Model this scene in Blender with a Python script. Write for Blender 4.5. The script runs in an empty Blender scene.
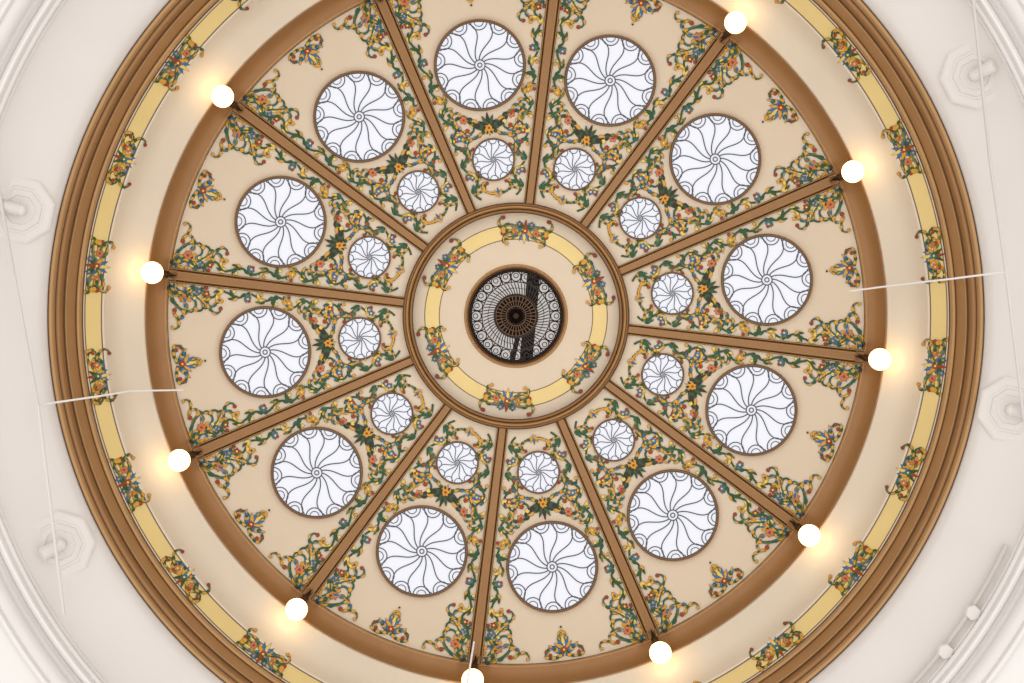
import bpy, math, random
from math import pi, sin, cos, tan, radians, hypot, atan2
from mathutils import Vector
F=1024*50/36.0
CZ=1.6
A0=8.2
sc=bpy.context.scene
sc.view_settings.view_transform='Standard'
sc.view_settings.look='None'

def lin(c):
    r=[]
    for v in c:
        v/=255.0
        r.append(v/12.92 if v<=0.04045 else ((v+0.055)/1.055)**2.4)
    return (*r,1)
MATS={}
def mat(name,c,rough=0.6,metal=0.0,var=0.06,scale=6.0,bump=0.0):
    m=bpy.data.materials.new(name); m.use_nodes=True
    nt=m.node_tree; b=nt.nodes['Principled BSDF']
    tc=nt.nodes.new('ShaderNodeTexCoord'); n=nt.nodes.new('ShaderNodeTexNoise')
    n.inputs['Scale'].default_value=scale; n.inputs['Detail'].default_value=5
    nt.links.new(tc.outputs['Object'],n.inputs['Vector'])
    mx=nt.nodes.new('ShaderNodeMix'); mx.data_type='RGBA'
    l=lin(c)
    mx.inputs[6].default_value=(*[max(0,v*(1-var*2)) for v in l[:3]],1)
    mx.inputs[7].default_value=(*[min(1,v*(1+var*2)) for v in l[:3]],1)
    nt.links.new(n.outputs['Fac'],mx.inputs[0]); nt.links.new(mx.outputs[2],b.inputs['Base Color'])
    b.inputs['Roughness'].default_value=rough; b.inputs['Metallic'].default_value=metal
    MATS[name]=m; return m
def emat(name,c,s):
    m=bpy.data.materials.new(name); m.use_nodes=True
    nt=m.node_tree; b=nt.nodes['Principled BSDF']
    b.inputs['Base Color'].default_value=lin([v*0.5 for v in c])
    b.inputs['Emission Color'].default_value=lin(c); b.inputs['Emission Strength'].default_value=s
    b.inputs['Roughness'].default_value=0.5
    MATS[name]=m; return m

mat('plaster_beige',(225,208,185),0.7,0,0.03,1.5)
mat('plaster_cream',(235,223,204),0.6,0,0.03,1.2)
mat('plaster_white',(226,220,216),0.5,0,0.02,1.0)
mat('trim_white',(236,232,230),0.45,0,0.02,1.0)
mat('frieze_yellow',(240,214,146),0.6,0,0.04,2)
mat('gold_tan',(182,141,92),0.45,0.0,0.05,3)
mat('gold_brown',(156,113,68),0.42,0.0,0.06,3)
mat('brown_dark',(92,62,38),0.5,0.0,0.08,4)
mat('line_brown',(130,100,68),0.6)
mat('bronze_dark',(50,36,28),0.5,0.2,0.1,8)
mat('bronze_warm',(112,82,58),0.5,0.2,0.1,8)
mat('lead',(84,84,90),0.6,0.0)
mat('p_outline',(76,58,38),0.7)
mat('p_green',(48,90,54),0.7,0,0.12,12)
mat('p_olive',(122,120,50),0.7,0,0.12,12)
mat('p_teal',(48,106,98),0.7,0,0.12,12)
mat('p_blue',(66,114,162),0.7,0,0.12,12)
mat('p_gold',(220,160,52),0.7,0,0.1,12)
mat('p_yellow',(242,208,106),0.7,0,0.1,12)
mat('p_red',(160,62,38),0.7,0,0.12,12)
mat('p_pink',(204,122,80),0.7,0,0.1,12)
mat('p_dark',(58,48,38),0.7,0,0.1,12)
emat('daylight_glass',(241,242,251),0.82)
emat('oculus_glass',(234,228,222),0.66)
emat('globe_glass',(255,212,150),4.6)

class MB:
    def __init__(s): s.v=[];s.f=[];s.m=[];s.sm=[];s.names=[]
    def mi(s,n):
        if n not in s.names: s.names.append(n)
        return s.names.index(n)
    def face(s,idx,m,smooth=False): s.f.append(idx);s.m.append(s.mi(m));s.sm.append(smooth)
    def vert(s,p): s.v.append(p);return len(s.v)-1
    def obj(s,name,parent=None,rot=0):
        me=bpy.data.meshes.new(name); me.from_pydata(s.v,[],s.f)
        for n in s.names: me.materials.append(MATS[n])
        me.polygons.foreach_set('material_index',s.m)
        me.polygons.foreach_set('use_smooth',s.sm); me.update()
        s.me=me
        return inst(me,name,parent,rot)
def inst(me,name,parent=None,rot=0):
    o=bpy.data.objects.new(name,me); sc.collection.objects.link(o)
    o.rotation_euler[2]=rot
    if parent: o.parent=parent
    return o
def empty(name):
    o=bpy.data.objects.new(name,None); sc.collection.objects.link(o); return o

def W(x,y,h): return (x*h/F,y*h/F,CZ+h)
RISE=1.2
PTS=[(50,21.38),(104,21.34)]
OUT=[(370,19.42),(385,19.3),(400,19.05),(412,18.6),(433,18.25),(468,17.7),(480,17.6),(520,17.35),(555,17.1),(700,16.8)]
def interp(L,x):
    if x<=L[0][0]: return L[0][1]
    for a,b in zip(L,L[1:]):
        if x<=b[0]: return a[1]+(b[1]-a[1])*(x-a[0])/(b[0]-a[0])
    return L[-1][1]
def hs(r):
    if r<106: return interp(PTS,r)
    if r<=350: return 20+RISE*(1-((r-106)/244.0)**2)
    return interp(OUT,r)
def S(x,y,off=0.0): 
    return W(x,y,hs(hypot(x,y))-off)

def lathe(mb,sections,n=288):
    for mt,prof in sections:
        rows=[]
        for (r,h) in prof:
            rows.append([mb.vert(W(r*cos(2*pi*i/n),r*sin(2*pi*i/n),h)) for i in range(n)])
        for a,b in zip(rows,rows[1:]):
            for i in range(n):
                j=(i+1)%n
                mb.face((a[i],a[j],b[j],b[i]),mt,True)
def arcprof(r0,h0,r1,h1,bulge,n=8):
    out=[]
    for i in range(n+1):
        u=i/n
        out.append((r0+(r1-r0)*u,h0+(h1-h0)*u-bulge*sin(pi*u)))
    return out
def ribbon(mb,pts,ws,off,mt,T,depth=0.0):
    n=len(pts); LR=[]
    for i,(x,y) in enumerate(pts):
        a=pts[max(0,i-1)];b=pts[min(n-1,i+1)]
        dx=b[0]-a[0];dy=b[1]-a[1];d=hypot(dx,dy) or 1
        w=(ws[i] if isinstance(ws,(list,tuple)) else ws)/2
        LR.append((-dy/d*w,dx/d*w))
    L=[mb.vert(T(p[0]+q[0],p[1]+q[1],off)) for p,q in zip(pts,LR)]
    R=[mb.vert(T(p[0]-q[0],p[1]-q[1],off)) for p,q in zip(pts,LR)]
    for i in range(n-1): mb.face((L[i],L[i+1],R[i+1],R[i]),mt)
    if depth:
        L2=[mb.vert(T(p[0]+q[0],p[1]+q[1],off-depth)) for p,q in zip(pts,LR)]
        R2=[mb.vert(T(p[0]-q[0],p[1]-q[1],off-depth)) for p,q in zip(pts,LR)]
        for i in range(n-1):
            mb.face((L[i],L[i+1],L2[i+1],L2[i]),mt);mb.face((R[i],R[i+1],R2[i+1],R2[i]),mt)
def poly(mb,c,pts,off,mt,T):
    ci=mb.vert(T(c[0],c[1],off)); ids=[mb.vert(T(p[0],p[1],off)) for p in pts]
    for i in range(len(ids)): mb.face((ci,ids[i],ids[(i+1)%len(ids)]),mt)
def circ(x,y,r,n=20): return [(x+r*cos(2*pi*i/n),y+r*sin(2*pi*i/n)) for i in range(n+1)]

# ---------------- painted ornament toolkit ----------------
OL=0.25
class Orn:
    def __init__(s,mb,T,seed=1): s.mb=mb;s.T0=T;s.m=1;s.k=0;s.rng=random.Random(seed)
    def T(s,x,y,o): return s.T0(x*s.m,y,o)
    def up(s): s.k+=1; return 0.014+s.k%90*0.0002
    def lo(s,o): return 0.005+(o-0.014)*0.2
    def rib(s,pts,ws,col,ol=None):
        o=s.up(); ol=2*OL if ol is None else ol
        ribbon(s.mb,pts,[w+ol for w in ws],s.lo(o),'p_outline',s.T)
        ribbon(s.mb,pts,ws,o,col,s.T)
    def leaf(s,p,th,L,Wd,col,bend=0.0):
        o=s.up()
        for grow,off,c in ((OL,s.lo(o)+0.0005,'p_outline'),(0,o,col)):
            A=[];B=[]
            n=6
            for i in range(n+1):
                u=i/n; w=(Wd*0.5)*sin(pi*u**0.75)*(1-0.15*u)+grow*(0.9 if 0<i<n else 0.2)
                a=th+bend*u
                cx=p[0]+cos(a)*(L+grow)*u; cy=p[1]+sin(a)*(L+grow)*u
                A.append((cx-sin(a)*w,cy+cos(a)*w));B.append((cx+sin(a)*w,cy-cos(a)*w))
            ia=[s.mb.vert(s.T(q[0],q[1],off)) for q in A]; ib=[s.mb.vert(s.T(q[0],q[1],off)) for q in B]
            for i in range(n): s.mb.face((ia[i],ia[i+1],ib[i+1],ib[i]),c)
    def dot(s,p,r,col):
        o=s.up()+0.003
        poly(s.mb,p,circ(p[0],p[1],r+OL,10)[:-1],s.lo(o)+0.001,'p_outline',s.T)
        poly(s.mb,p,circ(p[0],p[1],r,10)[:-1],o,col,s.T)
    def flower(s,p,r,c1,c2,n=5,ph=0.3):
        for i in range(n):
            a=ph+2*pi*i/n
            s.leaf((p[0]+cos(a)*r*.2,p[1]+sin(a)*r*.2),a,r*.85,r*.7,c1)
        s.dot(p,r*.3,c2)
    def acanthus(s,p,th,L,cs,bend=0.8):
        n=5;x,y=p;a=th;ds=L/n
        for i in range(n):
            k=1-0.6*i/n
            for sd in (1,-1):
                s.leaf((x,y),a+sd*0.8,L*.42*k,L*.20*k,cs[i%len(cs)],-sd*0.5)
            x+=cos(a)*ds*.8;y+=sin(a)*ds*.8;a+=bend/n
        s.leaf((x,y),a,L*.3,L*.14,cs[-1])
    def scroll(s,p,th,L,k0,k1,w,col,leafc,dens=1.0,tip='p_gold',leafy=1.0):
        N=28; x,y=p; pts=[(x,y)];ths=[th]; ds=L/N; w*=0.97
        for i in range(N):
            u=i/N
            th+= (k0+(k1-k0)*u*u)*ds
            x+=cos(th)*ds;y+=sin(th)*ds
            pts.append((x,y));ths.append(th)
        s.rib(pts,[w*(1.1-0.55*i/N) for i in range(N+1)],col)
        if tip: s.dot(pts[-1],w*0.85,tip)
        sg=-1 if (k1>0) else 1
        step=max(2,int(5.8/dens)); j=0
        for i in range(2,int(N*.75),step):
            ll=w*2.9*leafy*(1-0.4*i/N)*s.rng.uniform(.8,1.2)
            s.leaf(pts[i],ths[i]+sg*0.6,ll,ll*.44,leafc[j%len(leafc)],-sg*0.8); j+=1
            if j%2==1: s.leaf(pts[i],ths[i]-sg*0.6,ll*.72,ll*.34,leafc[(j+1)%len(leafc)],sg*.5)
        return pts

# ---------------- DOME ----------------
dome=empty('ceiling')
mb=MB()
prof=[(110+i*(240/32.0),hs(110+i*(240/32.0))) for i in range(33)]
lathe(mb,[('plaster_beige',prof),
 ('plaster_beige',[(52,21.38),(105,21.34)])])
mb.obj('dome_shell',dome)
mb=MB()
lathe(mb,[('brown_dark',[(103.0,21.34),(103.4,21.18),(104.0,21.17)]),('gold_brown',arcprof(104.0,21.17,106.6,21.15,0.04)),('brown_dark',[(106.6,21.15),(107.3,21.16)]),
 ('gold_tan',arcprof(107.3,21.15,110.6,21.11,0.06)),('gold_brown',arcprof(110.6,21.11,112.4,21.1,0.03)),('brown_dark',[(112.4,21.1),(113.3,21.1),(113.6,21.22)])])
mb.obj('medallion_ring_moulding',dome)
mb=MB()
def off(L,o): return [(r,hs(r)-o) for r in L]
lathe(mb,[('frieze_yellow',off([77,84,91],0.003)),('line_brown',off([76.3,77.2],0.004)),('line_brown',off([90.8,91.7],0.004))])
mb.obj('medallion_band',dome)

# ribs
mb=MB()
rs=[112+i*(238/30.0) for i in range(31)]
def wd(r): return 0.80+0.30*(r-112)/238
sec=[(-7,0.0,'brown_dark'),(-6.5,0.05,'gold_tan'),(-5.7,0.06,'brown_dark'),(-4.7,0.03,'gold_brown'),(-3.8,0.08,'gold_tan'),(-3.0,0.09,'gold_brown'),(0,0.095,'gold_brown'),(3.0,0.09,'gold_tan'),(3.8,0.08,'gold_brown'),(4.7,0.03,'brown_dark'),(5.7,0.06,'gold_tan'),(6.5,0.05,'brown_dark'),(7,0.0,None)]
for (t0,o0,m0),(t1,o1,_) in zip(sec,sec[1:]):
    rows=[(mb.vert(S(r,t0*wd(r),o0)),mb.vert(S(r,t1*wd(r),o1))) for r in rs]
    for a,b in zip(rows,rows[1:]): mb.face((a[0],b[0],b[1],a[1]),m0)
for k in range(12):
    a=-radians(A0+15+30*k)
    if k==0: mb.obj('dome_rib_1',dome,a)
    else: inst(mb.me,'dome_rib_%d'%(k+1),dome,a)

# ---------------- painted panel ----------------
mb=MB()
o=Orn(mb,lambda t,r,of: S(r,t,of),7)
e=lambda r: r*tan(radians(15))-8.0
G=['p_green','p_gold','p_teal','p_green','p_yellow','p_olive','p_green','p_gold']
for m in (1,-1):
    o.m=m; o.rng=random.Random(5 if m==1 else 9); rng=o.rng
    def stem(r):
        A=4.2 if (r<225 or r>282) else 2.6
        return e(r)-(6.5 if A>3 else 4.8)+A*sin((r-120)/12.0*pi/1.0*0.9)
    pts=[(stem(r),r) for r in [120+i*1.5 for i in range(147)]]
    o.rib(pts,[1.6]*len(pts),'p_green')
    j=0
    half=12/0.9
    r=120+half/2
    while r<336:
        x=stem(r); side=1 if j%2==0 else -1
        narrow=225<r<282
        L=18 if not narrow else 11; k=0.29 if not narrow else 0.45
        c=['p_gold','p_teal','p_gold','p_green','p_blue'][j%5]
        o.scroll((x,r-1),pi/2+side*0.3,L,0.05*side,side*k*1.75,2.0,c,[G[j%8],G[(j+3)%8]],1.0,['p_gold','p_red','p_yellow'][j%3],1.2)
        o.leaf((x,r),pi/2-side*0.9,6.0 if side<0 or not narrow else 3.5,2.7,G[(j*3)%8],0.6*side)
        o.leaf((x,r+4),pi/2-side*0.4,5.5,2.4,G[(j*3+2)%8],0.5*side)
        if j%3==1 : o.flower((x-side*4.5,r+3),3.6,['p_blue','p_red','p_gold'][(j//3)%3],'p_yellow',5,j)
        r+=half; j+=1
    # runners into the field
    o.scroll((e(142)-9,138),pi-0.5,14,-0.02,-0.5,1.6,'p_olive',['p_green','p_gold'],1.0,'p_red')
    o.scroll((e(172)-8,174),pi+0.5,16,0.02,0.45,1.8,'p_gold',['p_green','p_teal'],1.0,'p_red')
    o.scroll((e(290)-9,290),pi-0.7,28,-0.02,-0.32,2.3,'p_gold',['p_green','p_teal','p_blue'],1.0)
    o.scroll((e(300)-9,304),pi+0.1,28,0.0,0.34,2.3,'p_teal',['p_green','p_gold'],1.0,'p_red')
    # outer corner
    o.scroll((e(340)-4,340),pi+0.10,56,0.01,0.24,2.8,'p_teal',['p_gold','p_green','p_olive'],1.2,'p_gold')
    o.scroll((e(334)-8,333),pi+0.7,44,-0.02,-0.28,2.6,'p_gold',['p_green','p_blue','p_olive'],1.2,'p_red')
    o.scroll((e(326)-8,324),-pi/2-0.5,36,0.0,-0.32,2.5,'p_green',['p_gold','p_teal','p_yellow'],1.2)
    o.scroll((e(336)-30,338),pi+0.4,22,0.0,-0.42,1.9,'p_olive',['p_gold','p_green'],1)
    o.scroll((e(336)-4,338),-pi/2-0.9,22,0.03,0.4,2.2,'p_blue',['p_gold','p_green'],1)
    o.acanthus((e(336)-6,336),pi+0.75,20,['p_green','p_teal','p_green','p_gold'],0.7)
    o.flower((e(330)-15,327),4.8,'p_pink','p_red',6)
    o.flower((e(316)-7,310),4.0,'p_blue','p_gold',5)
    # festoon between windows
    o.scroll((2,192),0.30,44,0.03,-0.30,2.9,'p_teal',['p_green','p_gold','p_dark','p_olive'],1.3,'p_gold')
    o.scroll((2,188),-0.35,34,-0.02,0.38,2.6,'p_gold',['p_green','p_olive','p_dark'],1.3,'p_red')
    o.scroll((6,187),-0.75,32,0.05,-0.42,2.0,'p_green',['p_gold','p_blue'],1.1,'p_red')
    o.scroll((e(204)-8,209),-pi/2-0.6,42,0.02,-0.29,2.6,'p_green',['p_gold','p_blue','p_dark'],1.2,'p_yellow')
    o.scroll((e(202)-4,196),pi/2+0.5,26,0.0,0.36,2.2,'p_gold',['p_teal','p_green'],1.2,'p_red')
    o.scroll((e(186)-4,188),pi+0.5,26,0.0,0.36,2.2,'p_blue',['p_gold','p_green'],1.2,'p_red')
    o.acanthus((3,191),0.15,18,['p_dark','p_green','p_dark'],0.5)
    o.flower((24,201),4.2,'p_pink','p_red',6)
    o.flower((31,183),3.6,'p_blue','p_yellow',5)
    # inner end
    o.scroll((2,124),0.15,24,0.02,0.44,1.9,'p_gold',['p_green','p_teal'],1.2,'p_red')
    o.scroll((e(126)-3,126),pi-0.3,16,0.0,-0.4,1.8,'p_teal',['p_gold','p_green'],1.1)
    # outer centre motif
    o.scroll((1,342),0.15,24,0.02,-0.40,2.2,'p_teal',['p_gold','p_green'],1.2,'p_red')
    o.scroll((1,337),-0.5,22,0.02,0.42,2.2,'p_gold',['p_green','p_blue'],1.2,'p_red')
    o.scroll((1,330),-1.1,14,-0.02,-0.55,1.8,'p_green',['p_olive','p_gold'],1.0,'p_gold')
    o.acanthus((2,339),-0.35,14,['p_green','p_blue','p_gold'],-0.4)
o.m=1
for (cx,cy,th,n,L,cs) in ((0,191,pi/2,5,15,['p_dark','p_green','p_dark','p_green','p_dark']),(0,190,-pi/2,3,8,['p_dark','p_gold','p_dark']),
   (0,336,-pi/2,5,15,['p_gold','p_blue','p_yellow','p_blue','p_gold']),(0,120,pi/2,3,10,['p_gold','p_blue','p_gold'])):
    for i in range(n):
        u=(i-(n-1)/2)
        o.leaf((cx,cy),th+u*0.45,L*(1-0.12*abs(u)),L*.25,cs[i])
o.flower((0,190),4.2,'p_gold','p_red',6)
o.flower((0,337),3.8,'p_red','p_yellow',6)
o.dot((0,318),1.3,'p_gold'); o.dot((0,314),0.9,'p_green')
for k in range(12):
    a=-radians(A0+30*k)
    if k==0: mb.obj('painted_scrollwork_panel_1',dome,a)
    else: inst(mb.me,'painted_scrollwork_panel_%d'%(k+1),dome,a)

# ---------------- frieze & medallion ornaments ----------------
def garland(R0,kind,half,hgt,seed):
    mb=MB()
    def T(t,s,of):
        r=R0+s; a=t/R0
        return S(r*cos(a),r*sin(a),of)
    o=Orn(mb,T,seed); g=hgt/13.0
    for m in (1,-1):
        o.m=m
        if kind==0:
            o.scroll((2,1),0.5,half*.95,0.0,-0.33/g,2.3*g,'p_gold',['p_green','p_olive','p_blue'],1.3,'p_red')
            o.scroll((2,1),-0.6,half*.95,0.0,0.36/g,2.2*g,'p_green',['p_gold','p_teal','p_olive'],1.3)
            o.scroll((half*.38,0),0.15,half*.9,0.03,0.34/g,2.0*g,'p_olive',['p_gold','p_green'],1.2,'p_red')
            o.scroll((half*.38,0),-0.1,half*.75,-0.03,-0.42/g,1.8*g,'p_gold',['p_green','p_teal'],1.2,'p_gold')
            o.flower((half*.40,0),3.4*g,'p_pink','p_red',6)
            o.flower((half*.2,7*g),2.6*g,'p_blue','p_gold',5)
        else:
            o.scroll((2,2),0.2,half*.9,0.05,-0.4/g,2.3*g,'p_green',['p_gold','p_olive'],1.3,'p_red')
            o.scroll((3,-4),-0.3,half*.8,0.05,0.42/g,2.1*g,'p_gold',['p_green','p_blue'],1.2,'p_red')
            o.scroll((half*.35,0),0.0,half*.75,0.0,0.4/g,1.8*g,'p_gold',['p_green'],1.2,'p_gold')
            o.scroll((half*.35,1),-0.1,half*.85,-0.02,-0.36/g,1.8*g,'p_olive',['p_green','p_gold'],1.2,'p_red')
            o.flower((half*.36,1),3.2*g,'p_pink','p_yellow',6)
    o.m=1
    for i in range(5):
        u=i-2
        o.leaf((0,2*g),-pi/2+u*0.45,13*g*(1-.12*abs(u)),3.4*g,['p_gold','p_blue','p_yellow','p_blue','p_gold'][i])
    for i in range(3):
        u=i-1
        o.leaf((0,1*g),pi/2+u*0.6,10*g,3.0*g,['p_green','p_red','p_green'][i])
    o.flower((0,1*g),3.4*g,'p_red' if kind==0 else 'p_teal','p_yellow',6)
    return mb
gA=garland(421,0,32,15.5,3); gB=garland(421,1,31,14.5,4); gM=garland(84.5,0,28,14.5,8)
for k in range(24):
    a=-radians(A0-15+15*k)
    g=gB if k%2 else gA
    if not hasattr(g,'me'): g.obj('painted_frieze_garland_%d'%(k+1),dome,a)
    else: inst(g.me,'painted_frieze_garland_%d'%(k+1),dome,a)
for k in range(6):
    a=-radians(84+60*k)
    if k==0: gM.obj('painted_medallion_garland_1',dome,a)
    else: inst(gM.me,'painted_medallion_garland_%d'%(k+1),dome,a)

# ---------------- windows ----------------
def window_mesh(cr,R,nsp,lw):
    mb=MB()
    T=lambda x,y,of: S(cr+x,y,of)
    n=48
    c=mb.vert(T(0,0,0.02))
    rows=[]
    for q in (0.33,0.66,1.0):
        rows.append([mb.vert(T(R*q*cos(2*pi*i/n),R*q*sin(2*pi*i/n),0.02)) for i in range(n)])
    for i in range(n):
        j=(i+1)%n
        mb.face((c,rows[0][i],rows[0][j]),'daylight_glass')
        for a,b in zip(rows,rows[1:]): mb.face((a[i],b[i],b[j],a[j]),'daylight_glass')
    prof=[(R-2.0,0.02,'lead'),(R-1.8,0.06,'lead'),(R-1.1,0.06,'line_brown'),(R-1.0,0.08,'line_brown'),(R+0.2,0.09,'line_brown'),(R+0.9,0.06,'gold_brown'),(R+1.3,0.0,None)]
    if R<30: prof=[(R-1.3,0.02,'lead'),(R-1.2,0.05,'lead'),(R-0.6,0.05,'line_brown'),(R-0.5,0.07,'line_brown'),(R+0.3,0.06,'gold_brown'),(R+0.8,0.0,None)]
    n=72
    for (r0,o0,m0),(r1,o1,_) in zip(prof,prof[1:]):
        A=[mb.vert(T(r0*cos(2*pi*i/n),r0*sin(2*pi*i/n),o0)) for i in range(n)]
        B=[mb.vert(T(r1*cos(2*pi*i/n),r1*sin(2*pi*i/n),o1)) for i in range(n)]
        for i in range(n): mb.face((A[i],A[(i+1)%n],B[(i+1)%n],B[i]),m0)
    Ri=R-1.6
    D=0.03
    ribbon(mb,circ(0,0,Ri*0.12,24),lw,0.055,'lead',T,D)
    ribbon(mb,circ(0,0,Ri*0.05,12),lw,0.055,'lead',T,D)
    sr=pi*Ri/nsp*0.72
    for k in range(nsp):
        a0=2*pi*k/nsp
        pts=[]
        for i in range(15):
            u=i/14; r=Ri*(0.12+0.87*u) 
            a=a0+0.62*sin(u*pi*0.72) - 0.12*u
            pts.append((r*cos(a),r*sin(a)))
        ribbon(mb,pts,lw,0.055,'lead',T,D)
        ac=a+pi/nsp
        cx,cy=Ri*cos(ac),Ri*sin(ac)
        for q,w in (((1.1,.95),(.62,.75)) if R>30 else ((1.0,.9),)):
            arc=[(cx+sr*q*cos(ac+pi/2+pi*i/10),cy+sr*q*sin(ac+pi/2+pi*i/10)) for i in range(11)]
            ribbon(mb,arc,lw*w,0.05,'lead',T,D)
    return mb
wl=window_mesh(253.5,45,13,1.2); ws=window_mesh(158,21,12,0.9)
for k in range(12):
    a=-radians(A0+30*k)
    if k==0: wl.obj('window_1',None,a); ws.obj('window_13',None,a)
    else: inst(wl.me,'window_%d'%(k+1),None,a); inst(ws.me,'window_%d'%(k+13),None,a)

# oculus window
mb=MB()
OH=21.38
To=lambda x,y,of: W(x,y,OH+0.12-of)
lathe(mb,[('oculus_glass',[(0.01,OH+0.32),(20,OH+0.32),(48,OH+0.32)]),
 ('bronze_dark',[(45.6,OH+0.32),(45.6,OH-0.01),(46.8,OH-0.03)]),('brown_dark',arcprof(46.8,OH-0.03,48.2,OH-0.03,0.02)),('gold_brown',arcprof(48.2,OH-0.03,50,OH-0.03,0.03)),('gold_tan',arcprof(50,OH-0.03,52,OH,0.01))],120)
for k in range(60):
    a=2*pi*k/60
    pts=[(r*cos(a+0.10*sin(r/9.0)),r*sin(a+0.10*sin(r/9.0))) for r in range(18,36,3)]
    ribbon(mb,pts,[1.0]*len(pts),0.0,'bronze_dark',To,0.05)
for r,w in ((21.5,2.0),(28,0.6),(34,1.1),(45,2.0)):
    ribbon(mb,circ(0,0,r,64),w,0.01,'bronze_dark',To,0.05)
for k in range(24):
    a=2*pi*k/24
    for rr,cr,w in ((4.9,39.6,1.1),(2.3,40.5,0.9)):
        ribbon(mb,circ(cr*cos(a),cr*sin(a),rr,18),w,0.01,'bronze_dark',To,0.05)
    b=a+pi/24
    ribbon(mb,[(34*cos(b),34*sin(b)),(45*cos(b),45*sin(b))],1.1,0.01,'bronze_dark',To,0.05)
nb=128
rows=[]
for r,dz in ((0.01,-0.30),(2.5,-0.28),(4,-0.16),(7,-0.2),(9,-0.10),(14,-0.04),(20,0.04),(21,0.08)):
    rows.append([mb.vert(W(r*cos(2*pi*i/nb),r*sin(2*pi*i/nb),OH+0.06+dz-(0.05 if i%4<2 and r>5 else 0))) for i in range(nb)])
for a,b in zip(rows,rows[1:]):
    for i in range(nb): mb.face((a[i],a[(i+1)%nb],b[(i+1)%nb],b[i]),'bronze_dark')
for k in range(32):
    a=2*pi*k/32
    ribbon(mb,[(6*cos(a),6*sin(a)),(20.5*cos(a),20.5*sin(a))],[0.35,0.9],0.26,'bronze_warm',To,0.02)
for r in (10,15,20):
    ribbon(mb,circ(0,0,r,64),0.5,0.27,'bronze_warm',To,0.02)
# roof beams seen behind the glass grille
for (p,q,w) in (((10,46),(18,-46),13),((-4,46),(2,20),5)):
    ribbon(mb,[p,((p[0]+q[0])/2,(p[1]+q[1])/2),q],w,-0.16,'bronze_dark',To,0.03)
mb.obj('oculus_window')

# ---------------- cornice, cove, frieze, outer mouldings ----------------
mb=MB()
lathe(mb,[('brown_dark',[(347.5,20.06),(348.6,19.93)]),
 ('gold_tan',arcprof(348.6,19.93,351.5,19.86,0.03)),
 ('gold_brown',[(351.5,19.86),(356,19.83),(361,19.78),(366,19.68),(368.5,19.58)]),
 ('gold_brown',arcprof(368.5,19.58,371,19.5,0.03))])
mb.obj('trim_1')
mb=MB()
lathe(mb,[('plaster_cream',[(371,19.52),(378,19.42),(385,19.3),(392,19.2),(400,19.05),(406,18.87),(412,18.6)]),
 ('plaster_cream',[(412,18.6),(433,18.25)]),
 ('frieze_yellow',[(r,hs(r)-.003) for r in (415.5,423,431)]),
 ('line_brown',[(r,hs(r)-.004) for r in (414.0,415.2)]),
 ('line_brown',[(r,hs(r)-.004) for r in (430.6,431.6)])])
mb.obj('wall_cove')
mb=MB()
def sh(L): return [(r,h+0.30) for r,h in L]
lathe(mb,[(m_,sh(p_)) for m_,p_ in [('brown_dark',[(432.8,17.99),(433,17.90),(434.2,17.89)]),
 ('gold_tan',arcprof(434.2,17.89,439.5,17.80,0.04)),
 ('brown_dark',[(439.5,17.80),(440.7,17.81)]),
 ('gold_brown',[(440.7,17.81),(446,17.72),(449,17.69)]),
 ('gold_tan',arcprof(449,17.69,451.3,17.67,0.03)),
 ('brown_dark',[(451.3,17.67),(452.6,17.67)]),
 ('gold_brown',arcprof(452.6,17.67,460,17.54,0.05)),
 ('brown_dark',[(460,17.54),(461.2,17.54)]),
 ('gold_tan',arcprof(461.2,17.54,467.3,17.45,0.04)),
 ('brown_dark',[(467.3,17.45),(468.4,17.45),(468.4,17.5)])]])
mb.obj('trim_2')
mb=MB()
lathe(mb,[('plaster_white',[(468,17.78),(472,17.68),(480,17.6),(490,17.54),(505,17.44),(520,17.35),(535,17.24),(549,17.14)])])
mb.obj('wall_drum')
mb=MB()
lathe(mb,[('trim_white',arcprof(548,17.16,553,17.1,0.03)),('trim_white',[(553,17.12),(553,16.98),(557,16.97)]),
 ('trim_white',arcprof(557,16.97,567,16.88,0.07)),('trim_white',[(567,16.93),(570,16.9)]),('trim_white',arcprof(570,16.9,578,16.85,-0.05)),
 ('trim_white',[(578,16.85),(578,16.74),(592,16.7)]),('trim_white',arcprof(592,16.7,600,16.65,0.05)),('trim_white',[(600,16.7),(640,16.6),(760,16.5)])])
mb.obj('trim_3')

# ---------------- generic 3D tube ----------------
def tube(mb,p,q,r,mt,n=10,r2=None):
    p=Vector(p);q=Vector(q);d=(q-p).normalized()
    u=d.orthogonal().normalized();v=d.cross(u); r2=r if r2 is None else r2
    A=[mb.vert(tuple(p+(u*cos(2*pi*i/n)+v*sin(2*pi*i/n))*r)) for i in range(n)]
    B=[mb.vert(tuple(q+(u*cos(2*pi*i/n)+v*sin(2*pi*i/n))*r2)) for i in range(n)]
    for i in range(n): mb.face((A[i],A[(i+1)%n],B[(i+1)%n],B[i]),mt,True)
    mb.face(tuple(A),mt);mb.face(tuple(B),mt)
def ball(mb,c,r,mt,nu=28,nv=16,sz=1.0):
    rows=[]
    for j in range(nv+1):
        ph=pi*j/nv
        rows.append([mb.vert((c[0]+r*max(sin(ph),1e-3)*cos(2*pi*i/nu),c[1]+r*max(sin(ph),1e-3)*sin(2*pi*i/nu),c[2]+r*sz*cos(ph))) for i in range(nu)])
    for a,b in zip(rows,rows[1:]):
        for i in range(nu): mb.face((a[i],a[(i+1)%nu],b[(i+1)%nu],b[i]),mt,True)
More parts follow.
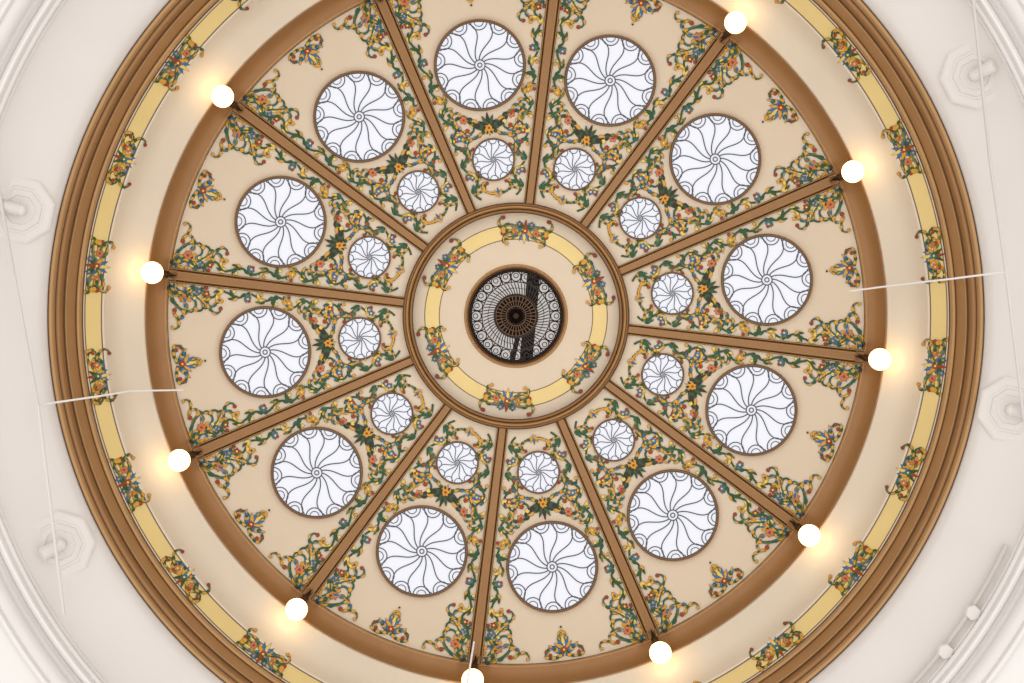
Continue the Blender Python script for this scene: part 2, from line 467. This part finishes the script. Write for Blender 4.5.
# ---------------- globe lamps ----------------
mb=MB()
gc=W(366.5,0,19.28)
ball(mb,gc,0.150,'globe_glass')
tube(mb,(gc[0]-0.07,0,gc[2]+0.11),(gc[0]-0.13,0,gc[2]+0.20),0.07,'brown_dark',16,0.05)
base=S(350,0,0.02)
bx=base[0]-0.03
tube(mb,(gc[0]-0.13,0,gc[2]+0.20),(bx,0,base[2]-0.1),0.035,'bronze_dark',12,0.045)
ball(mb,(bx,0,base[2]-0.12),0.055,'bronze_dark',16,10)
for i in range(8):
    a=2*pi*i/8
    tube(mb,(bx,0,base[2]-0.08),(bx+0.10*cos(a),0.10*sin(a),base[2]-0.02),0.022,'brown_dark' if i%2 else 'bronze_dark',8,0.01)
    ball(mb,(bx+0.10*cos(a),0.10*sin(a),base[2]-0.03),0.018,'gold_brown',8,6)
for k in range(12):
    a=-radians(A0+15+30*k)
    if k==0: mb.obj('globe_lamp',None,a)
    else: inst(mb.me,'globe_lamp.%03d'%k,None,a)

# ---------------- octagonal fixtures ----------------
CX,CY=516,316
def P(x,y,h): return W(x-CX,y-CY,h)
mb=MB()
def octring(mb,L,mt):
    rows=[[mb.vert((r*cos(2*pi*(i+.5)/8),r*sin(2*pi*(i+.5)/8),z)) for i in range(8)] for r,z in L]
    for a,b in zip(rows,rows[1:]):
        for i in range(8): mb.face((a[i],a[(i+1)%8],b[(i+1)%8],b[i]),mt)
octring(mb,[(0.42,0.10),(0.42,0.02),(0.39,0.01),(0.31,0.01),(0.30,0.02),(0.27,0.02),(0.26,0.0),(0.19,-0.01),(0.18,0.0),(0.12,0.0),(0.001,0.0)],'plaster_white')
tube(mb,(0,0,0),(0,0,-0.10),0.05,'plaster_white',16)
tube(mb,(0.0,0,-0.12),(0.26,0.0,-0.15),0.07,'plaster_white',20,0.09)
ball(mb,(0,0,-0.12),0.075,'plaster_white',16,10)
me=None
for k,(x,y) in enumerate(((20,210),(60,545),(975,75),(1012,410))):
    a=atan2(y-CY,x-CX)
    if me is None: ob=mb.obj('octagonal_spotlight_fixture',None,a); me=mb.me
    else: ob=inst(me,'octagonal_spotlight_fixture.%03d'%k,None,a)
    rr=hypot(x-CX,y-CY)
    ob.location=P(x,y,hs(rr)-0.035)
    ob.rotation_euler=(0,0.45,a)

# ---------------- cables and conduits ----------------
def line(name,pts,r,mt):
    mb=MB()
    for a,b in zip(pts,pts[1:]): tube(mb,P(*a),P(*b),r,mt,8)
    mb.obj(name)
line('tie_cable',[(183,390,19.7),(130,391,18.9),(100,396,18.2),(38,405,17.3)],0.013,'trim_white')
line('tie_cable.001',[(850,291,19.7),(905,284,18.8),(950,279,17.9),(1005,272,17.2)],0.013,'trim_white')
line('tie_cable.002',[(474,642,19.8),(467,684,18.9),(455,800,17.2)],0.013,'trim_white')
line('conduit_pipe',[(-8,150,17.0),(14,275,17.2),(38,405,17.25),(64,615,16.8)],0.02,'trim_white')
line('conduit_pipe.001',[(972,-10,16.8),(990,160,17.1),(1006,272,17.2),(1024,420,17.1)],0.02,'trim_white')
mb=MB()
last=None
for i in range(13):
    a=radians(25+i*2.0); r=541
    p=W(r*cos(a),r*sin(a),17.12)
    if last: tube(mb,last,p,0.03,'plaster_white',8)
    last=p
for a in (33,38):
    p=W(543*cos(radians(a)),543*sin(radians(a)),17.12)
    tube(mb,p,(p[0],p[1],p[2]-0.08),0.09,'plaster_white',6)
mb.obj('junction_box_conduit')

# ---------------- light ----------------
w=bpy.data.worlds.new('World'); sc.world=w; w.use_nodes=True
nt=w.node_tree; bg=nt.nodes['Background']; bg.inputs[1].default_value=1.0
tc=nt.nodes.new('ShaderNodeTexCoord'); sp=nt.nodes.new('ShaderNodeSeparateXYZ')
nt.links.new(tc.outputs['Generated'],sp.inputs[0])
mr=nt.nodes.new('ShaderNodeMapRange'); mr.inputs['From Min'].default_value=-1; mr.inputs['From Max'].default_value=0.0
mr.inputs['To Min'].default_value=1.50; mr.inputs['To Max'].default_value=0.50
nt.links.new(sp.outputs['Z'],mr.inputs['Value'])
bg.inputs[0].default_value=(1.0,0.966,0.925,1)
nt.links.new(mr.outputs['Result'],bg.inputs[1])

cam=bpy.data.cameras.new('Camera'); co=bpy.data.objects.new('Camera',cam); sc.collection.objects.link(co)
co.location=(0,0,CZ); co.rotation_euler=(pi,0,0); cam.lens=50; cam.sensor_width=36
cam.shift_x=-(516-512)/1024; cam.shift_y=-(341.5-316)/1024
cam.clip_end=200
sc.camera=co
